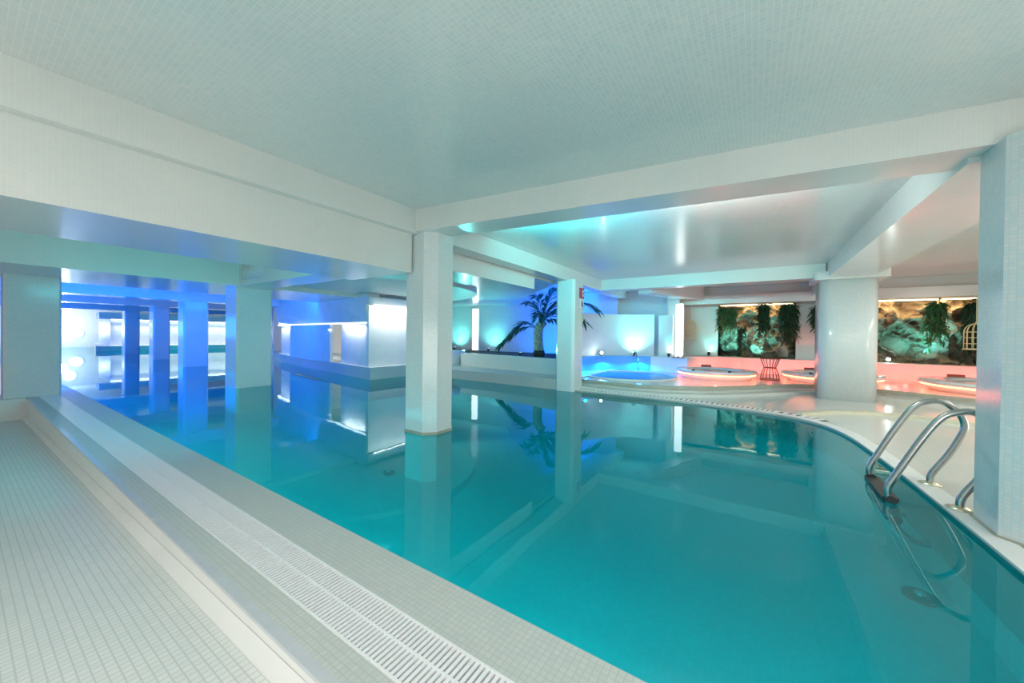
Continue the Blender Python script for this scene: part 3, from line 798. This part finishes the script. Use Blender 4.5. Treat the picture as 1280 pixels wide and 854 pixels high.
# ------------------------------------------------------------------ small fittings: spotlights, spout
def spotlight(loc, aim, label, lens='black_plastic'):
    x, y, z = loc
    g = empty('spotlight', loc, label, 'spotlight', 'small spotlights on the ledges')
    m = MB(); m.lathe([(0.05, 0), (0.05, 0.012), (0.012, 0.016), (0.012, 0.05)], loc, 14); part(m, 'foot', 'black_plastic', g)
    d = Vector(aim).normalized(); p = Vector((x, y, z + 0.085))
    m = MB(); m.tube([p - d * 0.06, p - d * 0.05, p + d * 0.045], [0.025, 0.042, 0.048], 14); part(m, 'head', 'black_plastic', g)
    m = MB(); m.tube([p + d * 0.0455, p + d * 0.049], 0.042, 14); part(m, 'lens', 'lamp_lens', g)
    return p + d * 0.07
def panel_pt(a, r): return (c0[0] + r * math.cos(math.radians(a)), c0[1] + r * math.sin(math.radians(a)))
px_, py_ = panel_pt(24, 1.88); p = spotlight((px_, py_, 0.66), (0.3, 0.1, 1), 'black spotlight washing the curved panel turquoise')
px_, py_ = panel_pt(24, 1.62); spot('panel_spot', (px_, py_, 0.74), (panel_pt(24, 2.05)[0], panel_pt(24, 2.05)[1], 1.6), 120, CYAN, 115, 0.9)
px_, py_ = panel_pt(58, 1.9); p = spotlight((px_, py_, 0.66), (-0.85, -0.5, 0.25), 'tiny bright spotlight on the plunge pool wall, facing the pool')
point('spot_glow', tuple(p), 4, (0.8, 1.0, 0.95), 0.03)
px_, py_ = panel_pt(-8, 1.92); spotlight((px_, py_, 0.66), (0.2, 0.0, 1), 'black spotlight in front of the narrow white panel')
spot('panel_spot', (px_, py_, 0.80), (px_ + 0.25, py_ - 0.03, 1.6), 22, CYAN, 80, 0.8)
spotlight((13.85, 1.25, 0.67), (0.5, -0.1, 1), 'black spotlight by the wall with the gilt cage')
spot('panel_spot', (13.82, 1.2, 0.80), (14.1, 1.15, 1.2), 16, CYAN, 110, 0.8)
p = spotlight((13.9, -3.05, 0.66), (-0.9, 0.25, 0.2), 'tiny bright spotlight on the ledge of the second rock niche, facing the pool')
point('spot_glow', tuple(p), 4, (0.8, 1.0, 0.95), 0.03)
# planter lights
for (x, y, tx, ty, pw, col, an, lab) in (
        (12.2, 11.1, 12.7, 11.2, 70, CYAN, 120, 'black spotlight left of the vertical wall light'),
        (12.2, 9.2, 12.7, 9.3, 60, CYAN, 120, 'black spotlight right of the vertical wall light'),
        (10.2, 6.4, 10.6, 5.9, 5, (0.35, 1, 0.85), 90, 'black spotlight at the foot of the palm')):
    spotlight((x, y, 0.60), (0.5, 0, 1), lab)
    spot('planter_spot', (x, y, 0.75), (tx, ty, 1.6), pw, col, an, 0.8)
strip('alcove_blue_strip', (11.7, 4.9, 0.66), (11.7, 7.4, 0.66), (0.6, 0, 1), 0.3, 75, (0.0, 0.13, 1.0))
spot('soffit_spot', (10.2, 8.8, 0.75), (9.2, 7.0, 2.6), 130, CYAN, 125, 0.9)

g = empty('water_spout', (11.75, 3.05, 0.66), 'chrome spout pouring a thin jet into the plunge pool', 'spout')
m = MB(); m.tube(smooth_poly([(12.0, 3.25, 0.66), (12.0, 3.25, 0.80), (11.93, 3.2, 0.86), (11.80, 3.12, 0.84)], 5), 0.022, 10); part(m, 'pipe', 'steel', g)
m = MB(); m.tube(smooth_poly([(11.80, 3.12, 0.83), (11.66, 3.04, 0.74), (11.56, 2.98, 0.5), (11.5, 2.94, 0.27)], 6), [0.022] * 18 + [0.04], 8)
part(m, 'water_jet', 'tub_water', g)
g = empty('tap_set', (12.3, 1.95, 0.66), 'small chrome tap set on the end of the plunge wall', 'tap')
for dx in (0.0, 0.12, 0.24):
    m = MB(); m.lathe([(0.03, 0), (0.03, 0.03), (0.015, 0.05), (0.03, 0.07), (0.0, 0.08)], (12.15 + dx * 0.4, 2.05 - dx, 0.66), 12); part(m, 'knob', 'steel', g)
m = MB(); m.box(12.1, 12.35, 1.76, 2.1, 0.655, 0.665); part(m, 'plate', 'dark_metal', g)

# ------------------------------------------------------------------ wire stool
g = empty('wire_stool', (11.71, -0.36, PF), 'waisted brown wire stool between two whirlpool tubs', 'stool')
sx, sy = 11.71, -0.36
for (r, z, t) in ((0.21, 0.56, 0.014), (0.13, 0.32, 0.012), (0.21, 0.015, 0.013)):
    m = MB(); m.torus((sx, sy, PF + z), r, t, 28, 6); part(m, 'ring', 'wire_brown', g)
m = MB()
m.tube(smooth_poly([(0.21, 0, 0.56), (0.165, 0, 0.42), (0.13, 0, 0.32), (0.175, 0, 0.2), (0.20, 0, 0.1), (0.21, 0, 0.015)], 3), 0.006, 5)
wire_me = m.mesh('wire', 'wire_brown')
for k in range(16):
    o = bpy.data.objects.new('wire', wire_me); COL.objects.link(o); o.parent = g; o.rotation_euler = (0, 0, 2 * PI * k / 16)

# ------------------------------------------------------------------ bird cages
def cage(loc, r, h, top, label):
    x, y, z = loc
    g = empty('bird_cage', loc, label, 'bird cage', 'hanging bird cages')
    m = MB(); m.lathe([(r * 1.12, 0), (r * 1.12, 0.025), (r, 0.03)], loc, 24); part(m, 'base', 'cage_paint', g)
    zs = h * 0.68
    pr = [(r, 0, 0.02), (r, 0, zs)] + [(r * math.cos(a), 0, zs + (h - zs) * math.sin(a)) for a in [PI / 2 * i / 6 for i in range(1, 7)]]
    m = MB(); m.tube([(max(p[0], 0.012), p[1], p[2]) for p in pr], 0.008, 5); me = m.mesh('bar', 'cage_paint')
    for k in range(12):
        o = bpy.data.objects.new('bar', me); COL.objects.link(o); o.parent = g; o.rotation_euler = (0, 0, 2 * PI * k / 12)
    for zz in (0.34 * zs, 0.68 * zs, zs):
        m = MB(); m.torus((x, y, z + zz), r, 0.008, 24, 5); part(m, 'hoop', 'cage_paint', g)
    m = MB(); m.lathe([(0.03, h - 0.02), (0.035, h), (0.015, h + 0.03), (0.0, h + 0.06)], loc, 10); part(m, 'finial', 'cage_paint', g)
    m = MB(); m.tube([(x, y, z + h + 0.04), (x, y, top)], 0.008, 6); part(m, 'hanging_rod', 'cage_paint', g)
    m = MB(); m.lathe([(0.05, -0.02), (0.06, 0.0), (0.0, 0.0)], (x, y, top), 10); part(m, 'ceiling_hook', 'cage_paint', g)
cage((13.4, 1.74, 1.26), 0.15, 0.60, 2.50, 'gilt dome-topped bird cage hanging in front of the pale wall')
cage((13.2, -4.36, 1.07), 0.19, 0.62, 2.36, 'pale dome-topped bird cage hanging before the rock niche')

# ------------------------------------------------------------------ plants
def rnd(a, b): return random.uniform(a, b)
def foliage_blob(m, c, rx, ry, rz, n, size):
    for _ in range(n):
        u = Vector((rnd(-1, 1), rnd(-1, 1), rnd(-1, 1)))
        if u.length > 1 or u.length < 0.01: continue
        p = Vector((c[0] + u.x * rx, c[1] + u.y * ry, c[2] + u.z * rz))
        d = Vector((u.x + rnd(-.6, .6), u.y + rnd(-.6, .6), u.z * 0.5 + rnd(-.9, .2)))
        m.leaf(p, d, Vector((rnd(-.5, .5), rnd(-.5, .5), 1)), size * rnd(.6, 1.3), size * rnd(.3, .5), 0.2)
def hanging_plant(label, top, strands, length, spread, leaf, mat, seed, n_leaf=26, pot=True, name='hanging_plant'):
    random.seed(seed)
    g = empty(name, top, label, 'plant', 'plants of the rock niches')
    if pot:
        m = MB(); m.lathe([(0.05, -0.16), (0.09, -0.12), (0.10, 0.0), (0.085, 0.0), (0.0, -0.02)], top, 14); part(m, 'pot', 'pot', g)
    ms, mf = MB(), MB()
    for s in range(strands):
        a = rnd(0, 2 * PI); L = length * rnd(.55, 1.05)
        ox, oy = math.cos(a) * spread * rnd(.2, 1), math.sin(a) * spread * rnd(.2, 1)
        path = []
        for i in range(9):
            t = i / 8
            path.append(Vector((top[0] + ox * min(1, t * 2.2) + rnd(-.02, .02), top[1] + oy * min(1, t * 2.2) + rnd(-.03, .03), top[2] + 0.12 * math.sin(min(1, t * 2) * PI * .5) * (1 - t) - L * t * t)))
        ms.tube(path, 0.006, 4)
        for k in range(n_leaf):
            t = rnd(0.05, 1) * 7.99; i = int(t); p = path[i].lerp(path[i + 1], t - i)
            mf.leaf(p, Vector((rnd(-1, 1), rnd(-1, 1), rnd(-1.4, .2))), Vector((rnd(-.4, .4), rnd(-.4, .4), 1)), leaf * rnd(.6, 1.3), leaf * rnd(.22, .4), .3)
    foliage_blob(mf, (top[0] - 0.02, top[1], top[2] + 0.02), spread * 0.75, spread * 0.75, 0.11, 110, leaf)
    part(ms, 'stems', 'stem', g); part(mf, 'foliage', mat, g, kind='stuff')
hanging_plant('bushy green hanging plant at the post side of the first rock niche', (14.0, 0.75, 2.22), 22, 0.75, 0.34, 0.15, 'leaf_mid', 1, 34)
hanging_plant('slim trailing vine hanging down over the ledge of the first rock niche', (13.85, 0.33, 1.55), 9, 1.15, 0.12, 0.12, 'leaf_dark', 2, 40, pot=False)
hanging_plant('dark drooping plant in the middle of the first rock niche', (14.0, -0.24, 2.30), 18, 1.0, 0.16, 0.16, 'leaf_dark', 3, 40)
hanging_plant('large dark drooping plant at the white wall side of the first rock niche', (14.0, -0.86, 2.28), 26, 1.15, 0.24, 0.17, 'leaf_dark', 4, 42)
hanging_plant('dark round fern hanging on the wall between the rock niches', (13.75, -1.62, 2.15), 26, 0.75, 0.30, 0.16, 'leaf_dark', 5, 34)
hanging_plant('green fern spilling beside the pale bird cage', (14.0, -3.95, 2.2), 20, 1.1, 0.2, 0.15, 'leaf_mid', 6, 36)
hanging_plant('dark plant behind the pale bird cage', (13.9, -4.56, 2.18), 26, 1.4, 0.2, 0.17, 'leaf_dark', 8, 40)

def palm(base):
    random.seed(11)
    g = empty('palm_tree', base, 'palm with a rough pale trunk and arching fronds in the planter', 'palm')
    x, y, z = base
    m = MB(); m.lathe([(0.17, 0.0), (0.20, 0.10), (0.17, 0.2), (0.13, 0.22), (0.0, 0.22)], base, 16); part(m, 'root_ball', 'pot', g)
    tr = [Vector((x, y, z + 0.18)), Vector((x + .0, y + 0.03, z + 0.4)), Vector((x + .02, y + 0.05, z + 0.65)), Vector((x + .02, y + 0.02, z + 0.95)), Vector((x, y - 0.15, z + 1.15))]
    m = MB()
    pts = smooth_poly([tuple(t) for t in tr], 6)
    m.tube(pts, [0.15 + 0.018 * (i % 2) - 0.02 * i / len(pts) for i in range(len(pts))], 12); part(m, 'trunk', 'palm_trunk', g)
    def frond(o, d, L, rise, droop, n=15, ll=0.34):
        n = int(n * 1.4)
        o, d = Vector(o), Vector(d).normalized(); path = []
        for i in range(12):
            t = i / 11
            path.append(o + d * L * t + Vector((0, 0, rise * math.sin(t * PI * 0.55) - droop * t * t)))
        st = MB(); st.tube(path, [0.016 * (1 - 0.8 * i / 11) for i in range(12)], 5)
        fr = part(st, 'frond', 'palm_leaf', g)
        lf = MB(); s = d.cross(Vector((0, 0, 1))).normalized()
        for k in range(n):
            t = 0.15 + 0.85 * k / (n - 1); i = min(int(t * 11), 10); p = path[i].lerp(path[i + 1], t * 11 - i)
            tang = (path[i + 1] - path[i]).normalized(); l = ll * (1.1 - 0.6 * abs(t - 0.45))
            for sg in (-1, 1):
                lf.leaf(p, tang * 0.9 + s * sg * 0.75 + Vector((0, 0, rnd(-.45, .1))), Vector((0, 0, 1)), l * 1.25, 0.085, 0.2)
        o2 = lf.build('leaflets', 'palm_leaf'); o2.parent = fr; o2['kind'] = 'stuff'
        o2.matrix_parent_inverse = Matrix.Translation(-g.location)
        o2.matrix_parent_inverse = Matrix.Identity(4)
    top = Vector((x, y - 0.10, z + 1.15))
    lo = Vector((x - 0.05, y + 0.1, z + 0.95))
    frond(lo, (-0.25, 1, 0), 1.25, 0.15, 0.75, 15, 0.36)
    frond(lo, (-0.1, 1, 0), 0.75, 0.35, 0.35, 12, 0.30)
    frond(top, (0, 0.55, 0), 0.55, 0.65, 0.0, 12, 0.34)
    frond(top, (0.1, 0.2, 0), 0.30, 0.85, 0.0, 12, 0.34)
    frond(top, (-0.05, -0.35, 0), 0.60, 0.95, 0.0, 15, 0.40)
    frond(top, (0.0, -0.75, 0), 0.95, 0.75, 0.2, 15, 0.40)
    frond(top, (-0.1, -1, 0), 1.5, 0.55, 0.55, 16, 0.42)
    frond(top, (0.1, -1, 0), 1.75, 0.85, 0.45, 18, 0.42)
    frond(top, (-0.1, -1, 0), 1.0, 0.25, 0.55, 14, 0.36)
    frond(top, (0.6, -0.6, 0), 0.9, 0.6, 0.2, 14, 0.36)
    frond(top, (-0.6, -0.2, 0), 0.7, 0.4, 0.3, 13, 0.34)
palm((10.5, 5.85, 0.60))

# ------------------------------------------------------------------ steel ladder
g = empty('pool_ladder', (4.46, -1.32, DECK), 'curved stainless steel pool ladder over the deck edge', 'ladder')
prof = [(-1.17, -0.30), (-1.06, -0.29), (-0.985, -0.22), (-0.955, -0.14), (-0.94, -0.03), (-0.925, 0.08), (-0.97, 0.20), (-1.10, 0.49), (-1.21, 0.69), (-1.30, 0.75), (-1.39, 0.755),
        (-1.48, 0.67), (-1.515, 0.57), (-1.49, 0.46), (-1.42, 0.29), (-1.34, 0.14), (-1.32, 0.08), (-1.318, DECK)]
for X in (4.75, 4.18):
    m = MB(); m.tube(smooth_poly([(X, a, b) for a, b in prof], 5), 0.025, 12); part(m, 'handrail', 'steel', g)
    m = MB(); m.lathe([(0.075, 0.0), (0.075, 0.006), (0.03, 0.022), (0.022, 0.022)], (X, -1.318, DECK + .012), 20); part(m, 'floor_flange', 'brass_plate', g)
for z, yy in ((0.0, -0.945), (-0.08, -0.95), (-0.16, -0.97)):
    m = MB(); m.box(4.18, 4.75, yy - 0.05, yy + 0.05, z - 0.012, z + 0.012); st = part(m, 'step', 'black_plastic', g)
    for X in (4.18, 4.75):
        m = MB(); m.tube([(X - 0.035, yy, z), (X + 0.035, yy, z)], 0.034, 10)
        part(m, 'clamp', 'black_plastic', g)

# ------------------------------------------------------------------ pool floor fittings
def fitting(x, y, r, label):
    g = empty('pool_inlet', (x, y, PD), label, 'pool fitting', 'round inlets in the pool floor')
    m = MB(); m.lathe([(r, 0.0), (r, 0.02), (r * 0.6, 0.03), (r * 0.55, 0.015), (0, 0.015)], (x, y, PD), 24); part(m, 'flange', 'black_plastic', g)
    m = MB(); m.lathe([(r * 0.35, 0.0), (r * 0.3, 0.045), (0, 0.05)], (x, y, PD), 16); part(m, 'cap', 'steel', g)
fitting(3.95, -1.06, 0.10, 'round dark inlet on the pool floor below the ladder')
fitting(3.28, 4.16, 0.08, 'small round inlet on the pool floor near the middle pillar')

# ------------------------------------------------------------------ signs on the far pillar
g = empty('pillar_sign', (8.35, 3.495, 2.18), 'small red safety sign with pictograms on the far pillar', 'sign')
m = MB(); m.box(8.22, 8.48, 3.485, 3.50, 2.20, 2.45); part(m, 'red_plate', 'sign_red', g)
m = MB()
m.box(8.38, 8.41, 3.482, 3.485, 2.24, 2.41); m.box(8.41, 8.46, 3.482, 3.485, 2.36, 2.40); m.box(8.41, 8.45, 3.482, 3.485, 2.26, 2.30)
part(m, 'white_symbol', 'sign_white', g)
g = empty('pictogram_sign', (8.38, 3.495, 1.98), 'white plate with a black pictogram under the red sign', 'sign')
m = MB(); m.box(8.27, 8.47, 3.488, 3.50, 1.97, 2.18); part(m, 'plate', 'sign_white', g)
m = MB(); m.box(8.33, 8.40, 3.485, 3.488, 2.02, 2.11); m.box(8.345, 8.385, 3.485, 3.488, 2.115, 2.15); m.box(8.36, 8.43, 3.485, 3.488, 1.99, 2.03); part(m, 'black_symbol', 'black_plastic', g)
g = empty('wall_ornament', (8.38, 3.49, 1.68), 'small wire ornament below the signs on the far pillar', 'ornament')
for (zz, r) in ((1.90, 0.05), (1.80, 0.07), (1.70, 0.085)):
    m = MB(); m.tube([(8.36 + r * math.cos(a), 3.485, zz + 0.7 * r * math.sin(a)) for a in [2 * PI * i / 14 for i in range(15)]], 0.008, 5); part(m, 'loop', 'cage_paint', g)

# ------------------------------------------------------------------ water surfaces face up
for o in SC.objects:
    if o.type == 'MESH' and o.data.materials and o.data.materials[0].name in ('pool_water', 'tub_water', 'plunge_water') and o.name.split('.')[0] in ('water', 'pool_water'):
        nz = sum(p.normal.z * p.area for p in o.data.polygons)
        if nz < 0: o.data.flip_normals()
